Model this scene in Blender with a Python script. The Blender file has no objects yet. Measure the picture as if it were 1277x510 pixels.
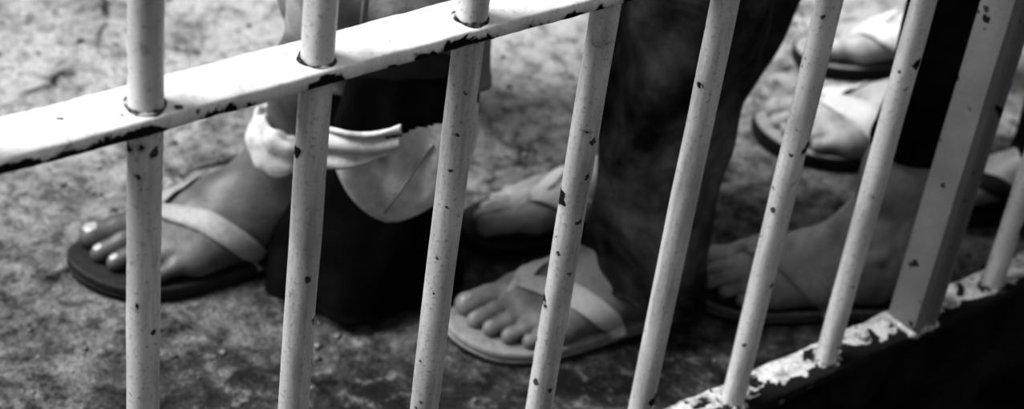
import bpy, bmesh, math, random
import numpy as np
from mathutils import Vector, Matrix, noise
random.seed(4)
S=bpy.context.scene
col=S.collection
# ------------------------------------------------------------ helpers
def link(o,parent=None):
    col.objects.link(o)
    if parent: o.parent=parent
    return o
def mesh_obj(name,V,F,mats=(),parent=None,smooth=True,mi=None):
    me=bpy.data.meshes.new(name)
    me.from_pydata([tuple(map(float,v)) for v in V],[],[tuple(map(int,f)) for f in F])
    me.validate(); me.update()
    for m in mats: me.materials.append(m)
    if mi is not None and len(mi)==len(me.polygons): me.polygons.foreach_set('material_index',list(mi))
    if smooth: me.polygons.foreach_set('use_smooth',[True]*len(me.polygons))
    me.update()
    return link(bpy.data.objects.new(name,me),parent)
def empty(name,loc=(0,0,0)):
    e=bpy.data.objects.new(name,None); e.empty_display_size=.05; e.location=loc
    return link(e)
class NT:
    def __init__(s,name):
        s.m=bpy.data.materials.new(name); s.m.use_nodes=True
        s.t=s.m.node_tree; s.b=s.t.nodes['Principled BSDF']
        s.co=s.t.nodes.new('ShaderNodeTexCoord').outputs['Object']
    def n(s,t,**k):
        x=s.t.nodes.new(t)
        for a,b in k.items(): setattr(x,a,b)
        return x
    def lk(s,a,b): s.t.links.new(a,b)
    def noise(s,scale,detail=4,rough=.55,dist=0,co=None):
        x=s.n('ShaderNodeTexNoise'); x.inputs['Scale'].default_value=scale
        x.inputs['Detail'].default_value=detail; x.inputs['Roughness'].default_value=rough
        x.inputs['Distortion'].default_value=dist
        s.lk(co or s.co,x.inputs['Vector']); return x.outputs['Fac']
    def ramp(s,src,stops):
        r=s.n('ShaderNodeValToRGB'); e=r.color_ramp.elements
        while len(e)<len(stops): e.new(.5)
        for i,(p,v) in enumerate(stops):
            e[i].position=p; e[i].color=(v,v,v,1)
        s.lk(src,r.inputs[0]); return r.outputs[0]
    def math(s,op,a,b=None,c=None):
        x=s.n('ShaderNodeMath',operation=op)
        for i,v in enumerate((a,b,c)):
            if v is None: continue
            if hasattr(v,'is_linked'): s.lk(v,x.inputs[i])
            else: x.inputs[i].default_value=v
        return x.outputs[0]
    def mix(s,f,a,b):
        x=s.n('ShaderNodeMix',data_type='RGBA')
        def put(v,i):
            if hasattr(v,'is_linked'): s.lk(v,x.inputs[i])
            elif isinstance(v,(int,float)) and i>=6: x.inputs[i].default_value=(v,v,v,1)
            else: x.inputs[i].default_value=v
        put(f,0); put(a,6); put(b,7); return x.outputs[2]
    def mapping(s,scale,co=None):
        x=s.n('ShaderNodeMapping'); x.inputs['Scale'].default_value=scale
        s.lk(co or s.co,x.inputs['Vector']); return x.outputs[0]
    def sep(s,src=None):
        x=s.n('ShaderNodeSeparateXYZ'); s.lk(src or s.co,x.inputs[0]); return x.outputs
    def warp(s,scale,amt,detail=3):
        nz=s.n('ShaderNodeTexNoise'); nz.inputs['Scale'].default_value=scale; nz.inputs['Detail'].default_value=detail
        s.lk(s.co,nz.inputs['Vector'])
        su=s.n('ShaderNodeVectorMath',operation='SUBTRACT'); s.lk(nz.outputs['Color'],su.inputs[0]); su.inputs[1].default_value=(.5,.5,.5)
        sc=s.n('ShaderNodeVectorMath',operation='SCALE'); sc.inputs[3].default_value=amt; s.lk(su.outputs[0],sc.inputs[0])
        ad=s.n('ShaderNodeVectorMath',operation='ADD'); s.lk(s.co,ad.inputs[0]); s.lk(sc.outputs[0],ad.inputs[1]); return ad.outputs[0]
    def chips(s,scale,prob,r0,r1,wamt=.012,wscale=110):
        """irregular separate spots where paint has flaked: mask, plus soft halo"""
        v=s.n('ShaderNodeTexVoronoi'); v.inputs['Scale'].default_value=scale; s.lk(s.warp(wscale,wamt),v.inputs['Vector'])
        c=s.sep(v.outputs['Color'])
        rad=s.math('ADD',s.math('MULTIPLY',s.math('POWER',c[1],1.6),r1-r0),r0)
        on=s.math('GREATER_THAN',c[0],1-prob)
        df=s.math('SUBTRACT',rad,v.outputs['Distance'])
        m=s.math('MULTIPLY',on,s.ramp(df,[(0,0),(.02,1)]))
        halo=s.math('MULTIPLY',on,s.ramp(s.math('ADD',df,.12),[(0,0),(.12,1)]))
        return m,halo
    def bump(s,h,strength=.4,dist=.002):
        x=s.n('ShaderNodeBump'); x.inputs['Strength'].default_value=strength
        x.inputs['Distance'].default_value=dist
        s.lk(h,x.inputs['Height']); s.lk(x.outputs[0],s.b.inputs['Normal'])
    def color(s,c):
        if hasattr(c,'is_linked'): s.lk(c,s.b.inputs['Base Color'])
        else: s.b.inputs['Base Color'].default_value=(c,c,c,1)
    def rough(s,v,spec=.3):
        if hasattr(v,'is_linked'): s.lk(v,s.b.inputs['Roughness'])
        else: s.b.inputs['Roughness'].default_value=v
        s.b.inputs['Specular IOR Level'].default_value=spec
# ------------------------------------------------------------ dims
FY=0.854; X0=0.461; SP=0.12
ZT=0.576; ZB=0.084           # top surfaces of mid rail / bottom rail
# ------------------------------------------------------------ materials
def paint(name,base=.82,edge=None,thr=.70,dirt=.5,big=(44,.32,.06,.38),small=(95,.20,.06,.32)):
    t=NT(name)
    n1=t.noise(38,5,.6,.4); n2=t.noise(300,4,.65); n3=t.noise(9,4,.6)
    st=t.noise(55,5,.65,0,t.mapping((1,1,.10)))
    c1,h1=t.chips(*big,.020,90); c2,h2=t.chips(*small,.007,260)
    chip=t.math('MAXIMUM',c1,t.math('MULTIPLY',c2,.85)); halo=t.math('MAXIMUM',h1,t.math('MULTIPLY',h2,.6))
    if edge:
        sep=t.sep(); tot=None
        for ax,val,w in edge:
            d=t.math('ABSOLUTE',t.math('SUBTRACT',sep[ax],val))
            k=t.math('MAXIMUM',t.math('SUBTRACT',1.0,t.math('DIVIDE',d,w)),0.0)
            tot=k if tot is None else t.math('MULTIPLY',tot,k)
        v=t.math('ADD',n1,t.math('MULTIPLY',tot,.30))
        chip=t.math('MAXIMUM',chip,t.ramp(v,[(thr,0),(thr+.012,1)]))
        halo=t.math('MAXIMUM',halo,t.ramp(v,[(thr-.05,0),(thr,1)]))
    c=t.mix(t.ramp(n3,[(.35,0),(.7,1)]),base,base*.72)
    c=t.mix(t.math('MULTIPLY',t.ramp(st,[(.46,0),(.70,1)]),dirt),c,.20)
    c=t.mix(t.math('MULTIPLY',t.ramp(n2,[(.56,0),(.68,1)]),dirt*.7),c,.14)
    c=t.mix(t.math('MULTIPLY',halo,.5),c,.20)
    c=t.mix(chip,c,.014)
    t.color(c); t.rough(t.mix(chip,.42,.9),.4)
    h=t.math('SUBTRACT',t.math('MULTIPLY',n3,.5),t.math('MULTIPLY',chip,.6))
    h=t.math('ADD',h,t.math('MULTIPLY',n2,.25))
    t.bump(h,.7,.0015)
    return t.m
M_bar=paint('bar_paint',.69,None,.71,.70)
M_rail=paint('rail_paint',.84,[(1,FY-.015,.012),(2,ZT-.012,.014)],.735,.34,(40,.12,.05,.26),(90,.12,.05,.28))
M_brail=paint('bottom_rail_paint',.66,[(1,FY-.015,.016)],.60,.9,(36,.34,.12,.36),(90,.3,.1,.36))
M_post=paint('post_paint',.25,None,.70,.8)
def simple(name,c,r=.7,sp=.3,scale=60,var=.3,bs=.3,bd=.001):
    t=NT(name); n=t.noise(scale,5,.6)
    t.color(t.ramp(n,[(.3,c*(1-var)),(.7,c*(1+var))])); t.rough(r,sp); t.bump(n,bs,bd); return t.m
t=NT('rusty_weld'); n=t.noise(120,5,.6); t.color(t.ramp(n,[(.40,.02),(.52,.10),(.60,.45)])); t.rough(.8,.2); t.bump(n,.6,.001); M_rust=t.m
M_bolt=simple('painted_bolt',.40,.6,.4,200,.6)
def skin(name,c):
    t=NT(name); a=t.noise(35,5,.6); b=t.noise(260,3,.6)
    w=t.noise(420,2,.5,0,t.mapping((1,.35,1)))
    t.color(t.ramp(a,[(.3,c*.68),(.5,c),(.72,c*1.35)])); t.rough(.48,.45)
    t.bump(t.math('ADD',b,w),.4,.0009); return t.m
M_skinA=skin('skin_a',.11); M_skinC=skin('skin_c',.29); M_skinD=skin('skin_d',.30); M_skinE=skin('skin_e',.38)
M_nail=simple('toenail',.38,.3,.5,100,.08)
def cloth(name,c,var=.5,weave=900,blot=7):
    t=NT(name); a=t.noise(blot,6,.65,.5); w=t.noise(weave,2,.5); m=t.noise(70,4,.7)
    cc=t.ramp(a,[(.38,c*(1-var)),(.5,c),(.68,c*(1+var*1.8))])
    cc=t.mix(t.math('MULTIPLY',t.ramp(m,[(.4,0),(.7,1)]),.45),cc,c*.35)
    t.color(cc); t.rough(.95,.1); t.bump(t.math('ADD',w,t.math('MULTIPLY',m,2.0)),.5,.0012); return t.m
M_denim=cloth('dark_denim',.072,.9); M_black=cloth('black_cloth',.008,.5); M_grey=cloth('grey_cloth',.42,.35)
M_white=cloth('white_cloth',.66,.12); M_canvas=cloth('canvas',.62,.18)
M_soleD=simple('rubber_sole_dark',.022,.7,.3,150,.4); M_soleL=simple('rubber_sole_light',.36,.6,.3,120,.2)
M_soleG=simple('rubber_sole_grey',.16,.6,.3,120,.3); M_soleM=simple('rubber_sole_worn',.035,.6,.3,120,.3)
M_strapW=simple('strap_white',.62,.45,.4,200,.08); M_strapG=simple('strap_grey',.30,.5,.4,200,.15)
# ground
t=NT('rough_concrete')
a=t.noise(1.7,6,.6,.4); b=t.noise(6.5,7,.72,1.1); c=t.noise(42,6,.72); d=t.noise(210,4,.7)
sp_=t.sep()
shade_fade=t.n('ShaderNodeMapRange')
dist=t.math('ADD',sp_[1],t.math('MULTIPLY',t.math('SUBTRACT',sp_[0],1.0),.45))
t.lk(t.math('ADD',dist,t.math('MULTIPLY',t.math('SUBTRACT',a,.5),.7)),shade_fade.inputs[0])
shade_fade.inputs[1].default_value=1.02; shade_fade.inputs[2].default_value=1.72; shade_fade=shade_fade.outputs[0]   # shade by the kerb painted into the ground colour, lighter further out
sm=t.math('SUBTRACT',1.0,t.math('MULTIPLY',shade_fade,.38))
base=t.mix(shade_fade,.080,.60)
base=t.mix(t.math('MULTIPLY',t.math('MULTIPLY',t.ramp(b,[(.46,0),(.62,1)]),.80),sm),base,.026)
base=t.mix(t.math('MULTIPLY',t.ramp(b,[(.32,1),(.45,0)]),.35),base,.50)
base=t.mix(t.math('MULTIPLY',t.math('MULTIPLY',t.ramp(c,[(.38,1),(.52,0)]),.85),sm),base,.026)
base=t.mix(t.math('MULTIPLY',t.ramp(c,[(.54,0),(.65,1)]),.45),base,.50)
base=t.mix(t.math('MULTIPLY',t.math('MULTIPLY',t.ramp(d,[(.36,1),(.48,0)]),.55),sm),base,.03)
vo=t.n('ShaderNodeTexVoronoi',feature='DISTANCE_TO_EDGE'); vo.inputs['Scale'].default_value=2.1
t.lk(t.warp(6,.35,8),vo.inputs['Vector'])
crack=t.math('MULTIPLY',t.ramp(vo.outputs['Distance'],[(.003,1),(.018,0)]),t.ramp(b,[(.50,0),(.60,1)]))
base=t.mix(t.math('MULTIPLY',crack,.8),base,.02)
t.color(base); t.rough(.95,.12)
hh=t.math('ADD',t.math('MULTIPLY',c,1.2),t.math('MULTIPLY',d,.4)); hh=t.math('ADD',hh,t.math('MULTIPLY',b,1.6)); hh=t.math('SUBTRACT',hh,crack)
t.bump(hh,1.0,.008)
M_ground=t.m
M_kerb=cloth('stained_kerb',.020,.7,300,9)
M_asphalt=simple('dark_asphalt',.015,.95,.1,150,.6,.6,.004)
M_peb=simple('pebble',.20,.9,.2,20,.9)
# ------------------------------------------------------------ ground
def slab(name,x0,x1,y0,y1,z0,z1,mat,nx=1):
    bm=bmesh.new()
    bmesh.ops.create_cube(bm,size=1)
    for v in bm.verts: v.co=Vector(((x0+x1)/2+v.co.x*(x1-x0),(y0+y1)/2+v.co.y*(y1-y0),(z0+z1)/2+v.co.z*(z1-z0)))
    me=bpy.data.meshes.new(name); bm.to_mesh(me); bm.free(); me.materials.append(mat)
    return link(bpy.data.objects.new(name,me))
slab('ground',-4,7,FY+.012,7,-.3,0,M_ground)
slab('street',-4,7,-2.5,FY-.012,-.35,-.25,M_asphalt)
kerb=slab('kerb',-4,7,FY-.012,FY+.012,-.3,ZB-.0125,M_kerb)
# pebbles: one mesh
V=[];F=[]
def blob(V,F,c,r,seg=8,rg=5,sq=.6):
    b=len(V); ph=random.random()*9
    V.append((c[0],c[1],c[2]+r*sq))
    for i in range(1,rg):
        th=math.pi*i/rg
        for j in range(seg):
            p=2*math.pi*j/seg; k=r*(1+.25*math.sin(3*p+ph+i))
            V.append((c[0]+k*math.sin(th)*math.cos(p),c[1]+k*math.sin(th)*math.sin(p),c[2]+r*sq*math.cos(th)))
    V.append((c[0],c[1],c[2]-r*sq))
    for j in range(seg): F.append((b,b+1+j,b+1+(j+1)%seg))
    for i in range(rg-2):
        for j in range(seg):
            q=b+1+i*seg; F.append((q+j,q+seg+j,q+seg+(j+1)%seg,q+(j+1)%seg))
    q=b+1+(rg-2)*seg; e=len(V)-1
    for j in range(seg): F.append((q+j,e,q+(j+1)%seg))
FEET=[((.946,1.327),(-.98,.2)),((1.16,1.59),(-.6,-.8)),((1.187,1.059),(-.971,.239)),((1.288,1.172),(-.92,.39)),((1.401,.943),(-.83,.555)),((1.73,.955),(-.83,.555)),((1.693,1.102),(-.8,.6)),((1.875,1.225),(-.8,.6))]
def near_foot(x,y):
    for (ox,oy),(fx,fy) in FEET:
        s_=min(max((x-ox)*fx+(y-oy)*fy,0),.28)
        if math.hypot(x-ox-s_*fx,y-oy-s_*fy)<.066: return True
    return False
for _ in range(1100):
    x=random.uniform(.3,2.4); y=random.uniform(FY+.03,1.9); r=random.choice([.0012,.0015,.002,.003,.004])
    if not near_foot(x,y): blob(V,F,(x,y,r*.3),r)
mesh_obj('scattered_pebbles',V,F,[M_peb])
# ------------------------------------------------------------ railing
fence=empty('metal_railing',(0,0,0))
def tube(V,F,pts,rad,seg=24,cap=True,seed=0,wob=.0):
    b=len(V); n=len(pts)
    for i,p in enumerate(pts):
        p=Vector(p); a=Vector(pts[max(i-1,0)]); c=Vector(pts[min(i+1,n-1)])
        T=(c-a).normalized(); u=T.cross(Vector((0,1,0)) if abs(T.y)<.9 else Vector((1,0,0))).normalized(); w=T.cross(u)
        for j in range(seg):
            th=2*math.pi*j/seg; r=rad[i] if hasattr(rad,'__len__') else rad
            if wob: r*=1+wob*noise.noise(Vector((math.cos(th)*1.3+seed*7,math.sin(th)*1.3,p.length*14+i*.05)))
            V.append(p+(u*math.cos(th)+w*math.sin(th))*r)
    for i in range(n-1):
        for j in range(seg):
            q=b+i*seg; F.append((q+j,q+(j+1)%seg,q+seg+(j+1)%seg,q+seg+j))
    if cap:
        F.append(tuple(b+j for j in range(seg))[::-1]); F.append(tuple(b+(n-1)*seg+j for j in range(seg)))
k=0
for i in range(-4,13):
    if i==7: continue
    V=[];F=[]; x=X0+SP*i
    zs=[ZB-.004+(1.06-ZB)*j/150 for j in range(151)]
    tube(V,F,[(x+.0008*noise.noise(Vector((i*3.1,z*5,0))),FY,z) for z in zs],.0108,28,True,i,.06)
    k+=1; mesh_obj('bar_%d'%k,V,F,[M_bar],fence)
    V=[];F=[]
    for zc,rr in ((ZT,.0020),(ZB,.0034)):
        b=len(V); n1,n2=36,10
        for a in range(n1):
            th=2*math.pi*a/n1; q=rr*(1+1.1*noise.noise(Vector((math.cos(th)*1.5,math.sin(th)*1.5+i*3.3,zc*9))))
            for c_ in range(n2):
                ph=2*math.pi*c_/n2; R=.0112+q*math.cos(ph)
                V.append((x+R*math.cos(th),FY+R*math.sin(th),zc+q*.8*math.sin(ph)))
        for a in range(n1):
            for c_ in range(n2):
                F.append((b+a*n2+c_,b+((a+1)%n1)*n2+c_,b+((a+1)%n1)*n2+(c_+1)%n2,b+a*n2+(c_+1)%n2))
    mesh_obj('weld_%d'%k,V,F,[M_rust],fence)
def rail(name,y0,y1,z0,z1,mat,wob=.0006):
    bv=.0018; prof=[(y0+bv,z0),(y1-bv,z0),(y1,z0+bv),(y1,z1-bv),(y1-bv,z1)]
    for q in range(1,8): prof.append((y1-bv+(y0-y1+2*bv)*q/8,z1))
    prof+=[(y0+bv,z1),(y0+bv*.3,z1-bv*.3),(y0,z1-bv),(y0,z0+bv)]
    V=[];F=[];m=len(prof); N=700; xa,xb=-.4,2.1
    for a in range(N+1):
        x=xa+(xb-xa)*a/N
        for j,(y,z) in enumerate(prof):
            e=wob*noise.noise(Vector((x*30,y*40,z*40)))+wob*.6*noise.noise(Vector((x*150,y*90,z*90)))
            V.append((x,y+e,z+e*.8))
    for a in range(N):
        for j in range(m): F.append((a*m+j,a*m+(j+1)%m,(a+1)*m+(j+1)%m,(a+1)*m+j))
    F.append(tuple(range(m))[::-1]); F.append(tuple(N*m+j for j in range(m)))
    F=[f[::-1] for f in F]
    return mesh_obj(name,V,F,[mat],fence)
rail('middle_rail',FY-.015,FY+.026,ZT-.012,ZT,M_rail)
rail('bottom_rail',FY-.017,FY+.024,ZB-.012,ZB,M_brail,.0014)
rail('hand_rail',FY-.015,FY+.022,1.05,1.066,M_rail)
# post: channel section with lips
px=X0+SP*7; a=.017
prof=[(-a,a),(-a,-a),(-a+.006,-a-.004),(-a+.010,-a),(a-.010,-a+.002),(a-.006,-a-.003),(a,-a),(a,a)]
V=[];F=[];m=len(prof);N=80
for i in range(N+1):
    z=ZB-.004+(1.06-ZB)*i/N
    for (x,y) in prof: V.append((px+x+.0008*noise.noise(Vector((x*50,y*50,z*12))),FY+y,z))
for i in range(N):
    for j in range(m): F.append((i*m+j,i*m+(j+1)%m,(i+1)*m+(j+1)%m,(i+1)*m+j))
F.append(tuple(range(m))[::-1]);F.append(tuple(N*m+j for j in range(m)))
po=mesh_obj('post',V,F,[M_post],fence,smooth=False)
def bolt(x,y,z,n):
    V=[];F=[]
    tube(V,F,[(x,y,z-.001),(x,y,z+.0015),(x,y,z+.002)],[.0095,.0095,.0088],28)
    tube(V,F,[(x,y,z+.002),(x,y,z+.0075),(x,y,z+.0085)],[.0062,.0062,.0052],6)
    mesh_obj('bolt_%d'%n,V,F,[M_bolt],fence,smooth=False)
bolt(px-.066,FY+.004,ZB,1); bolt(px+.055,FY+.002,ZB,2)
V=[];F=[]
for s_ in range(26):
    th=s_/26*4; side=int(th); f=th-side
    P=[(-a+2*a*f,-a),(a,-a+2*a*f),(a-2*a*f,a),(-a,a-2*a*f)][side]
    blob(V,F,(px+P[0],FY+P[1]*.95,ZB+.001),.0042+.001*random.random(),8,5,.8)
mesh_obj('post_weld',V,F,[M_bolt],fence)
# ------------------------------------------------------------ SDF feet
def cone(P,a,b,ra,rb):
    a=np.array(a,np.float32); b=np.array(b,np.float32); ab=b-a; L=float(ab@ab)+1e-9
    t_=np.clip(((P-a)@ab)/L,0,1)
    d=np.sqrt((((P-a)-t_[...,None]*ab)**2).sum(-1))
    return d-(ra+(rb-ra)*t_)
def smin(a,b,k):
    h=np.maximum(k-np.abs(a-b),0)/k
    return np.minimum(a,b)-h*h*k*.25
TOES=[ # base, mid, tip (x,y,z,r)
 [(.180,-.027,.020,.0185),(.212,-.029,.0165,.0125),(.236,-.028,.0125,.0128)],
 [(.183,-.007,.019,.0125),(.214,-.0065,.0180,.0080),(.236,-.005,.0092,.0088)],
 [(.178,.0095,.017,.0120),(.205,.0105,.0165,.0075),(.226,.0115,.0085,.0082)],
 [(.170,.0235,.0155,.0115),(.193,.0260,.0150,.0070),(.212,.0270,.0080,.0078)],
 [(.158,.036,.0140,.0115),(.178,.0395,.0125,.0068),(.194,.0400,.0075,.0073)]]
def make_sdf(lean=(0,0),hz=.30):
    sx,sy=lean
    def f(P):
        P=P.astype(np.float32)
        b=cone(P,(.032,0,.028),(.040,0,.055),.030,.027)
        b=smin(b,cone(P,(.050,0,.060),(.056,0,.092),.030,.029),.03)
        b=smin(b,cone(P,(.056,0,.092),(.056+sx*.35,sy*.35,.17),.0295,.032),.02)
        b=smin(b,cone(P,(.056+sx*.35,sy*.35,.17),(.050+sx,sy,hz),.032,.045),.03)
        b=smin(b,cone(P,(.024,0,.060),(.028+sx*.3,sy*.3,.14),.010,.013),.02)
        b=smin(b,cone(P,(.066,-.003,.078),(.118,-.012,.044),.024,.025),.03)
        b=smin(b,cone(P,(.06,.010,.04),(.125,.014,.028),.026,.022),.03)
        b=smin(b,cone(P,(.04,.010,.018),(.150,.034,.0135),.020,.0135),.02)
        heads=[(.180,-.026,.0205,.0205),(.184,-.006,.0185,.016),(.179,.010,.0170,.015),(.171,.024,.0155,.0145),(.158,.0355,.014,.0140)]
        for i,(x,y,z,r) in enumerate(heads):
            b=smin(b,cone(P,(.105,y*.5-.004,.040-.004*i),(x,y,z),.021-.0012*i,r),.014)
        for (x,y,z,r) in heads[:4]:
            b=smin(b,cone(P,(.100,y*.35-.006,.0655-abs(y)*.1),(x-.004,y,z+r-.0020),.0018,.0022),.006)
        b=smin(b,cone(P,(.062,-.027,.088),(.062,-.031,.086),.011,.0085),.012)
        b=smin(b,cone(P,(.050,.027,.078),(.050,.031,.076),.011,.0085),.012)
        out=b
        for tt in TOES:
            d=cone(P,tt[0][:3],tt[1][:3],tt[0][3]*.86,tt[1][3])
            d=smin(d,cone(P,tt[1][:3],tt[2][:3],tt[1][3],tt[2][3]),.004)
            out=np.minimum(out,smin(b,d,.007))
        return np.maximum(out,-(P[...,2]))
    return f
def grad(f,P,e=.0006):
    g=np.zeros_like(P)
    for i in range(3):
        q=P.copy(); q[:,i]+=e; w=P.copy(); w[:,i]-=e
        g[:,i]=(f(q)-f(w))/(2*e)
    return g/np.maximum(np.linalg.norm(g,axis=1,keepdims=True),1e-6)
def surface_nets(f,lo,hi,h):
    ax=[np.arange(lo[i],hi[i]+h,h,dtype=np.float32) for i in range(3)]
    n=[len(q) for q in ax]; Fv=np.empty(n,np.float32)
    for k in range(n[0]):
        Y,Z=np.meshgrid(ax[1],ax[2],indexing='ij')
        P=np.stack([np.full_like(Y,ax[0][k]),Y,Z],-1); Fv[k]=f(P)
    C=tuple(q-1 for q in n); pos=np.zeros(C+(3,),np.float32); cnt=np.zeros(C,np.float32); cr={}
    for A in range(3):
        o1,o2=(A+1)%3,(A+2)%3
        s0=[slice(None)]*3; s1=[slice(None)]*3; s0[A]=slice(0,-1); s1[A]=slice(1,None)
        a_=Fv[tuple(s0)]; b_=Fv[tuple(s1)]; c_=(a_<0)!=(b_<0)
        tt=np.where(c_,a_/np.where(c_,a_-b_,1),0); cr[A]=(c_,a_<0)
        for d1 in (0,1):
            for d2 in (0,1):
                sl=[slice(None)]*3; sl[o1]=slice(d1,d1+C[o1]); sl[o2]=slice(d2,d2+C[o2]); sl=tuple(sl)
                w=c_[sl].astype(np.float32); cnt+=w
                pos[...,A]+=w*tt[sl]; pos[...,o1]+=w*d1; pos[...,o2]+=w*d2
    act=cnt>0; idx=-np.ones(C,np.int64); idx[act]=np.arange(act.sum())
    V=np.array(lo)+h*(np.argwhere(act)+pos[act]/cnt[act][:,None]); Fs=[]
    for A in range(3):
        o1,o2=(A+1)%3,(A+2)%3; c_,ins=cr[A]; e=np.argwhere(c_)
        ok=(e[:,o1]>0)&(e[:,o1]<n[o1]-1)&(e[:,o2]>0)&(e[:,o2]<n[o2]-1); e=e[ok]
        d1=np.zeros(3,int);d1[o1]=1;d2=np.zeros(3,int);d2[o2]=1
        g=lambda q: idx[q[:,0],q[:,1],q[:,2]]
        q=np.stack([g(e-d1-d2),g(e-d2),g(e),g(e-d1)],1); fl=ins[e[:,0],e[:,1],e[:,2]]
        Fs.append(q[fl]); Fs.append(q[~fl][:,::-1])
    return V,np.concatenate(Fs)
ST=.018
def catmull(pts,n,closed=False):
    pts=[Vector(p) for p in pts]; m=len(pts); out=[]
    segs=m if closed else m-1
    for i in range(segs):
        g=(lambda k: pts[k%m]) if closed else (lambda k: pts[min(max(k,0),m-1)])
        p0,p1,p2,p3=g(i-1),g(i),g(i+1),g(i+2)
        for j in range(n):
            s=j/n; out.append(.5*((2*p1)+(p2-p0)*s+(2*p0-5*p1+4*p2-p3)*s*s+(3*p1-p0-3*p2+p3)*s**3))
    if not closed: out.append(pts[-1])
    return out
OUT=[(-.010,0),(-.004,-.022),(.03,-.034),(.09,-.032),(.14,-.039),(.19,-.049),(.232,-.047),(.258,-.030),(.263,-.006),(.250,.020),(.222,.042),(.18,.053),(.13,.048),(.07,.038),(.025,.033),(-.003,.022)]
def flip_flop(f,scale,side,mats,sw=.0075):
    V=[];F=[];mi=[]
    loop=catmull([(x,y,0) for x,y in OUT],6,True); m=len(loop); c=Vector((.125,0,0))
    levels=[(-ST,.004,0),(-ST+.002,.001,0),(-ST+.007,0,0),(-ST+.0085,.0012,1),(-ST+.010,0,1),(-.002,0,1),(-.0004,.0012,1),(0,.003,2)]
    for z,ins,_ in levels:
        for i,p in enumerate(loop):
            tn=(loop[(i+1)%m]-loop[i-1]).normalized(); nn=Vector((tn.y,-tn.x,0))
            if nn.dot(p-c)<0: nn=-nn
            q=p-nn*ins; spring=.006*max(0,(q.x-.215)/.05)**2
            V.append((q.x,q.y,z+spring))
    for l in range(len(levels)-1):
        for i in range(m): F.append((l*m+i,l*m+(i+1)%m,(l+1)*m+(i+1)%m,(l+1)*m+i)); mi.append(0 if levels[l+1][2]==0 else 1)
    L=len(levels)-1
    b=len(V)
    for p in loop:
        q=c+(p-c)*.45; V.append((q.x,q.y,0))
    for i in range(m): F.append((L*m+i,L*m+(i+1)%m,b+(i+1)%m,b+i)); mi.append(2)
    F.append(tuple(b+i for i in range(m))); mi.append(2)
    F.append(tuple(range(m))[::-1]); mi.append(0)
    J=(.186,-.0165,.050)
    arms=[[J,(.172,.004,.060),(.150,.026,.055),(.122,.043,.035),(.100,.046,.012),(.092,.044,-.004)],
          [J,(.170,-.030,.058),(.145,-.044,.050),(.118,-.046,.032),(.098,-.042,.012),(.090,-.038,-.004)]]
    for A in arms:
        pts=np.array([tuple(p) for p in catmull(A,9)],np.float32); n=len(pts)
        for _ in range(12):
            d=f(pts); g=grad(f,pts); st=(d-.0022)[:,None]*g
            wgt=np.clip((pts[:,2:3]-.000)/.012,0,1); pts=pts-st*wgt*.8
            q=pts.copy(); q[1:-1]=(pts[:-2]+pts[1:-1]*2+pts[2:])/4; pts=q
        g=grad(f,pts); b=len(V); K=10
        for i in range(n):
            T=Vector(pts[min(i+1,n-1)]-pts[max(i-1,0)]).normalized(); N_=Vector(g[i]); N_=(N_-T*N_.dot(T)).normalized(); B=T.cross(N_)
            s=i/(n-1); w=sw*(.75+.75*math.sin(math.pi*min(s*.8+.08,1))); th=.0021
            for j in range(K):
                an=2*math.pi*j/K; cx=math.copysign(abs(math.cos(an))**.6,math.cos(an)); sy=math.copysign(abs(math.sin(an))**.8,math.sin(an))
                V.append(tuple(Vector(pts[i])+B*w*cx+N_*th*sy))
        for i in range(n-1):
            for j in range(K): F.append((b+i*K+j,b+i*K+(j+1)%K,b+(i+1)*K+(j+1)%K,b+(i+1)*K+j)); mi.append(3)
        F.append(tuple(b+j for j in range(K))[::-1]); mi.append(3); F.append(tuple(b+(n-1)*K+j for j in range(K))); mi.append(3)
        top=pts[0]
    b0=len(F)
    tube(V,F,[(.203,-.0165,-.004),(.203,-.0165,.010),(.198,-.0165,.024),tuple(map(float,top))],[.0030,.0030,.0042,.0065],12)
    mi+= [3]*(len(F)-b0)
    V=[(x*scale,y*scale*side,z*scale if z>0 else z) for x,y,z in V]
    if side<0: F=[tuple(reversed(q)) for q in F]
    o=mesh_obj('flip_flop',V,F,mats,None,True,mi)
    md=o.modifiers.new('edge','EDGE_SPLIT'); md.split_angle=math.radians(50)
    return o
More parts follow.
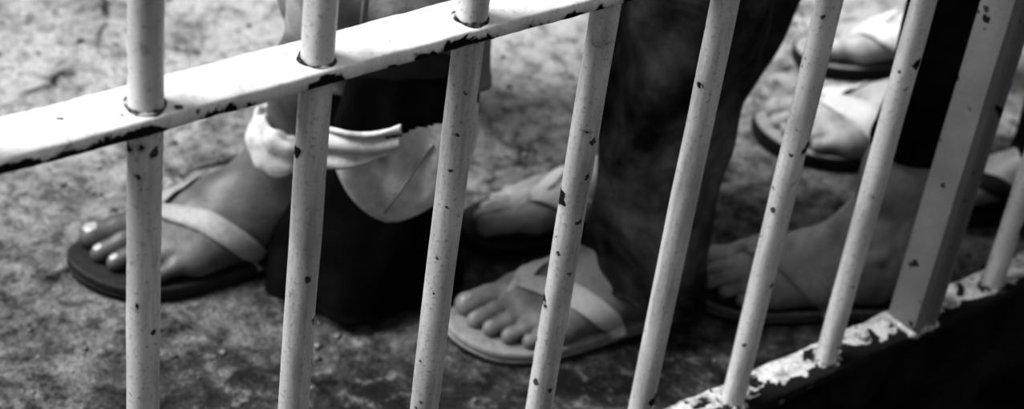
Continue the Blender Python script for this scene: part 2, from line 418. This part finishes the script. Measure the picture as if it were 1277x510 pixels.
def leg(person,label,origin,fwd,side,scale,mskin,ffm,lean=(0,0),hz=.28,h=.0025,sw=.0075):
    f=make_sdf(lean,hz+.04)
    lo=(-.012+min(0,lean[0])-.02,-.06+min(0,lean[1]),-.004); hi=(.262+max(0,lean[0]),.064+max(0,lean[1]),hz)
    V,F=surface_nets(f,lo,hi,h)
    P=V.astype(np.float32)
    d=f(P); inn=(P[:,2]>.001)&(P[:,2]<hz-.006); g=grad(f,P); P=P-np.where(inn,d,0)[:,None]*g
    V=P*scale; V[:,1]*=side
    F=F if side>0 else F[:,::-1]
    ang=math.atan2(fwd[1],fwd[0])
    o=mesh_obj(label,V,F,[mskin],person)
    o.location=(origin[0],origin[1],ST); o.rotation_euler=(0,0,ang)
    NV=[];NF=[]
    for ti,tt in enumerate(TOES):
        x,y,z,r=tt[2]; R=r*(.74 if ti==0 else .64); b=len(NV); G=9
        pts=[]
        for i in range(G):
            for j in range(G):
                u=-1+2*i/(G-1); v=-1+2*j/(G-1)
                uu=u*math.sqrt(1-v*v/2); vv=v*math.sqrt(1-u*u/2)
                pts.append((x+r*.35+uu*R*.95,y+vv*R*.95,z+r*1.05))
        p=np.array(pts,np.float32)
        for _ in range(5): p=p-(f(p)-.0003)[:,None]*grad(f,p)
        NV+= [tuple(q) for q in p]
        for i in range(G-1):
            for j in range(G-1): NF.append((b+i*G+j,b+(i+1)*G+j,b+(i+1)*G+j+1,b+i*G+j+1))
    NV=[(x*scale,y*scale*side,z*scale) for x,y,z in NV]
    if side<0: NF=[q[::-1] for q in NF]
    nl=mesh_obj(label+'_toenails',NV,NF,[M_nail],person); nl.location=o.location; nl.rotation_euler=o.rotation_euler
    sd=nl.modifiers.new('s','SOLIDIFY'); sd.thickness=.0005
    ff=flip_flop(f,scale,side,ffm,sw); ff.location=o.location; ff.rotation_euler=o.rotation_euler
    return o
def trousers(person,name,path,mat,hem=(0,0),seed=0,fold=.05,ell=1.0,ang=0,flare=0):
    pts=catmull([(p[0],p[1],p[2]) for p in path],18); rr=catmull([(p[3],0,0) for p in path],18)
    V=[];F=[];K=120;n=len(pts)
    for i,p in enumerate(pts):
        low=math.exp(-i/10)
        for j in range(K):
            th=2*math.pi*j/K; c_,s_=math.cos(th),math.sin(th)
            r=rr[i].x
            q=Vector((c_*1.2+seed*5,s_*1.2,p.z*5)); r*=1+fold*2.0*noise.noise(q)
            q=Vector((c_*2.2+seed*3,s_*2.2+7,p.z*16+c_*1.5)); r*=1+fold*1.3*noise.noise(q)
            r*=1+fold*.5*math.sin(5*th+p.z*20+seed)*noise.noise(Vector((p.z*9,seed,1)))
            r*=1+flare*math.exp(-i/22)*math.sin(7*th+seed+2*math.sin(2*th))
            if i<3: r*=1.012
            z=p.z+hem[0]*low*math.cos(th-hem[1])
            ex,ey=r*c_,r*s_*ell
            V.append((p.x+ex*math.cos(ang)-ey*math.sin(ang),p.y+ex*math.sin(ang)+ey*math.cos(ang),z))
    for i in range(n-1):
        for j in range(K): F.append((i*K+j,i*K+(j+1)%K,(i+1)*K+(j+1)%K,(i+1)*K+j))
    o=mesh_obj(name,V,F,[mat],person)
    sd=o.modifiers.new('thick','SOLIDIFY'); sd.thickness=.002; sd.offset=0
    return o
def ankle_of(o,fwd,scale):
    return (o[0]+fwd[0]*.056*scale,o[1]+fwd[1]*.056*scale)
def nrm(v): l=math.hypot(*v); return (v[0]/l,v[1]/l)
# ---- person walking on the left
pa=empty('person')
fa=nrm((-.98,.2)); oa=(.946,1.327)
leg(pa,'left_leg',oa,fa,1,1.08,M_skinA,[M_soleD,M_soleM,M_soleM,M_strapG],(-.045,0),.26,.0022)
ax,ay=ankle_of(oa,fa,1.08)
# flared black trouser leg that trails on the ground behind the heel, pale cloth hanging over it
trousers(pa,'trouser_leg_left',[(.932,1.275,.012,.104),(.945,1.273,.07,.088),(.968,1.274,.15,.074),(.970,1.275,.30,.068),(.965,1.28,.46,.076),(.96,1.29,.64,.086)],M_black,(.008,2.9),9,.07,1,0,.05)
trousers(pa,'cloth_wrap_skirt',[(.936,1.255,.250,.084),(.932,1.255,.36,.092),(.940,1.27,.50,.102),(.95,1.28,.66,.110)],M_grey,(.012,math.pi),1,.12,1,0,.06)
# white cloth rolled round the ankle
V=[];F=[];n1,n2=140,26
for i in range(n1):
    th=2*math.pi*i/n1
    for j in range(n2):
        ph=2*math.pi*j/n2
        q=1+.34*noise.noise(Vector((math.cos(th)*2.6,math.sin(th)*2.6,j*.35)))+.20*math.sin(3*ph+3*th)+.12*math.sin(5*ph-2*th)
        R=.0345+.0085*math.cos(ph)*q; z=.130+.024*math.sin(ph)*q-.006*math.cos(th)
        V.append((ax+.004+R*1.12*math.cos(th),ay+R*math.sin(th),z))
for i in range(n1):
    for j in range(n2): F.append((i*n2+j,((i+1)%n1)*n2+j,((i+1)%n1)*n2+(j+1)%n2,i*n2+(j+1)%n2))
mesh_obj('ankle_wrap',V,F,[M_white],pa)
# other foot is behind, turned outwards, mostly hidden by the long hem and the bag
fr=nrm((-.6,-.8)); ob=(1.16,1.59); leg(pa,'right_leg',ob,fr,-1,1.05,M_skinA,[M_soleD,M_soleD,M_soleD,M_soleD],(0,0),.26,.0035)
bx,by=ankle_of(ob,fr,1.05)
trousers(pa,'trouser_leg_right',[(bx,by,.07,.058),(bx-.01,by-.01,.22,.062),(bx-.04,by-.05,.44,.075),(bx-.06,by-.09,.64,.085)],M_black,(.01,0),2,.06)
# ---- person in dark denim, centre
pc=empty('person')
fc=nrm((-.971,.239)); oc=(1.187,1.059)
leg(pc,'left_leg',oc,fc,1,.96,M_skinC,[M_soleG,M_soleL,M_soleL,M_strapW],(0,0),.26,.002,.0085)
cx,cy=ankle_of(oc,fc,.96)
trousers(pc,'trouser_leg_left',[(cx+.006,cy-.004,.036,.064),(cx+.004,cy-.002,.12,.060),(cx+.006,cy,.30,.066),(cx+.014,cy,.46,.076),(cx+.02,cy+.01,.64,.088)],M_denim,(.028,math.pi+.1),3,.10)
fb=nrm((-.92,.39)); obb=(1.288,1.172)
leg(pc,'right_leg',obb,fb,-1,.96,M_skinE,[M_soleD,M_soleM,M_soleM,M_strapW],(0,0),.26,.003,.0085)
cx,cy=ankle_of(obb,fb,.96)
trousers(pc,'trouser_leg_right',[(cx+.012,cy,.065,.052),(cx+.035,cy-.005,.16,.056),(cx+.075,cy-.02,.34,.066),(cx+.09,cy-.03,.64,.086)],M_denim,(.015,math.pi),4,.08)
# ---- person on the right
pd=empty('person')
fd=nrm((-.83,.555)); od=(1.401,.943)
leg(pd,'left_leg',od,fd,1,.92,M_skinD,[M_soleD,M_soleG,M_soleM,M_strapG],(-.035,0),.28,.0022)
dx,dy=ankle_of(od,fd,.92)
trousers(pd,'trouser_leg_left',[(dx+.024,dy-.013,.215,.048),(dx+.032,dy-.018,.29,.055),(dx+.040,dy-.018,.46,.066),(dx+.045,dy-.01,.64,.080)],M_black,(.01,0),5,.04)
od2=(1.73,.955); leg(pd,'right_leg',od2,fd,-1,.92,M_skinD,[M_soleD,M_soleD,M_soleD,M_soleD],(0,0),.28,.0035)
dx,dy=ankle_of(od2,fd,.92)
trousers(pd,'trouser_leg_right',[(dx,dy,.08,.052),(dx-.02,dy-.01,.25,.058),(dx-.05,dy-.02,.46,.070),(dx-.07,dy-.02,.64,.086)],M_black,(.01,0),6,.05)
# ---- person behind on the right
pe=empty('person')
fe=nrm((-.8,.6)); oe=(1.693,1.102)
leg(pe,'left_leg',oe,fe,1,1.0,M_skinE,[M_soleD,M_soleD,M_soleL,M_strapW],(0,0),.26,.003,.011)
ex,ey=ankle_of(oe,fe,1)
trousers(pe,'trouser_leg_left',[(ex,ey,.09,.056),(ex,ey,.25,.062),(ex,ey+.01,.46,.074),(ex+.01,ey+.02,.64,.088)],M_black,(.02,math.pi),7,.05)
of=(1.875,1.225); leg(pe,'right_leg',of,fe,-1,1.0,M_skinE,[M_soleD,M_soleD,M_soleL,M_strapW],(0,0),.26,.003,.011)
ex,ey=ankle_of(of,fe,1)
trousers(pe,'trouser_leg_right',[(ex,ey,.09,.056),(ex,ey,.25,.062),(ex-.02,ey-.01,.46,.074),(ex-.03,ey-.02,.64,.088)],M_black,(.02,math.pi),8,.05)
# ------------------------------------------------------------ bag
bag=empty('shoulder_bag',(.884,1.150,.052)); bag.rotation_euler=(0,0,math.radians(-42)); bag.scale=(.95,.95,.95)
V=[];F=[];mi=[];K=72;N=60
def prof_w(s):
    return .068*(1-(1-min(s/.62,1))**2.1)**.62 if s<.62 else .068-.010*(s-.62)/.38
for i in range(N+1):
    s=i/N; z=.108+.18*s; w=max(prof_w(s),.0006); dpt=min(w*.42,.024)
    sh=-.010*(1-s)**2
    for j in range(K):
        th=2*math.pi*j/K; wr=1+.12*noise.noise(Vector((math.cos(th)*3,math.sin(th)*3,s*6)))
        fl=.0040*math.sin(math.cos(th)*9+s*4)*math.sin(math.pi*s)
        V.append((w*math.cos(th)+sh,(dpt*wr+fl)*math.sin(th),z+.010*math.cos(th)*s))
for i in range(N):
    for j in range(K):
        F.append((i*K+j,i*K+(j+1)%K,(i+1)*K+(j+1)%K,(i+1)*K+j))
        mi.append(1 if (i/N)>.66+.14*math.cos(2*math.pi*j/K) else 0)
F.append(tuple(N*K+j for j in range(K))); mi.append(1); F.append(tuple(range(K))[::-1]); mi.append(0)
mesh_obj('bag_body',V,F,[M_canvas,M_black],bag,True,mi)
V=[];F=[]
pl=[]
for i in range(int(N*.5),-1,-1):
    s=i/N; pl.append((-max(prof_w(s),.0006)-.010*(1-s)**2,0,.108+.18*s-.010*s))
for i in range(0,int(N*.8)):
    s=i/N; pl.append((max(prof_w(s),.0006)-.010*(1-s)**2,0,.108+.18*s+.010*s))
tube(V,F,pl,.0022,8); mesh_obj('piping',V,F,[M_white],bag)
# stitched seam down the front
V=[];F=[]; pl=[]
for i in range(24):
    s=.10+.50*i/23; w=prof_w(s); dpt=min(w*.42,.024); u=-.10+.55*(i/23)
    th=-math.pi/2+u; fl=.0040*math.sin(math.cos(th)*9+s*4)*math.sin(math.pi*s)
    pl.append((w*math.cos(th)-.010*(1-s)**2,(dpt*1.03+fl)*math.sin(th),.108+.18*s+.010*math.cos(th)*s))
tube(V,F,pl,.0014,8); mesh_obj('seam',V,F,[M_strapG],bag)
V=[];F=[];A_,B_=40,24
for i in range(A_+1):
    u=i/A_
    for j in range(B_+1):
        v=j/B_; x=-.086+.084*u
        z=.200+.020*u+(v-.5)*(.044-.012*u)+.003*math.sin(u*7)
        y=-.030-.0045*math.sin(v*12+u*3)-.003*math.sin(u*6)+.010*abs(u-.4)
        V.append((x,y,z))
for i in range(A_):
    for j in range(B_): F.append((i*(B_+1)+j,(i+1)*(B_+1)+j,(i+1)*(B_+1)+j+1,i*(B_+1)+j+1))
w=mesh_obj('folded_cloth',V,F,[M_white],bag); md=w.modifiers.new('s','SOLIDIFY'); md.thickness=.005; md.offset=1
V=[];F=[]
for sx in (-1,1): tube(V,F,[(sx*.05,0,.27),(sx*.048,0,.40),(sx*.03,0,.55),(sx*.02,0,.70)],.003,10)
mesh_obj('straps',V,F,[M_grey],bag)
# ------------------------------------------------------------ light
sun=bpy.data.lights.new('sun','SUN'); sun.energy=4.0; sun.angle=math.radians(34)
so=link(bpy.data.objects.new('sun',sun)); dv=Vector((-.60,.40,1.0)); so.rotation_euler=dv.to_track_quat('Z','Y').to_euler(); so.location=(0,1,3)
W=bpy.data.worlds.new('overcast_sky'); S.world=W; W.use_nodes=True
W.node_tree.nodes['Background'].inputs[0].default_value=(1,1,1,1); W.node_tree.nodes['Background'].inputs[1].default_value=.32
# ------------------------------------------------------------ camera
cam=bpy.data.cameras.new('camera'); co=link(bpy.data.objects.new('camera',cam)); S.camera=co
cam.sensor_width=36; cam.lens=67.12; cam.clip_start=.05
R=Matrix(((.7935,.2695,-.5457,0),(-.5973,.5173,-.6130,0),(.1171,.8123,.5714,1.2),(0,0,0,1)))
co.matrix_world=R
cam.dof.use_dof=True; cam.dof.focus_distance=1.36; cam.dof.aperture_fstop=6.3
S.view_settings.view_transform='Standard'
for lk in ('High Contrast','Medium High Contrast'):
    try: S.view_settings.look=lk; break
    except Exception as e: print('look',e)
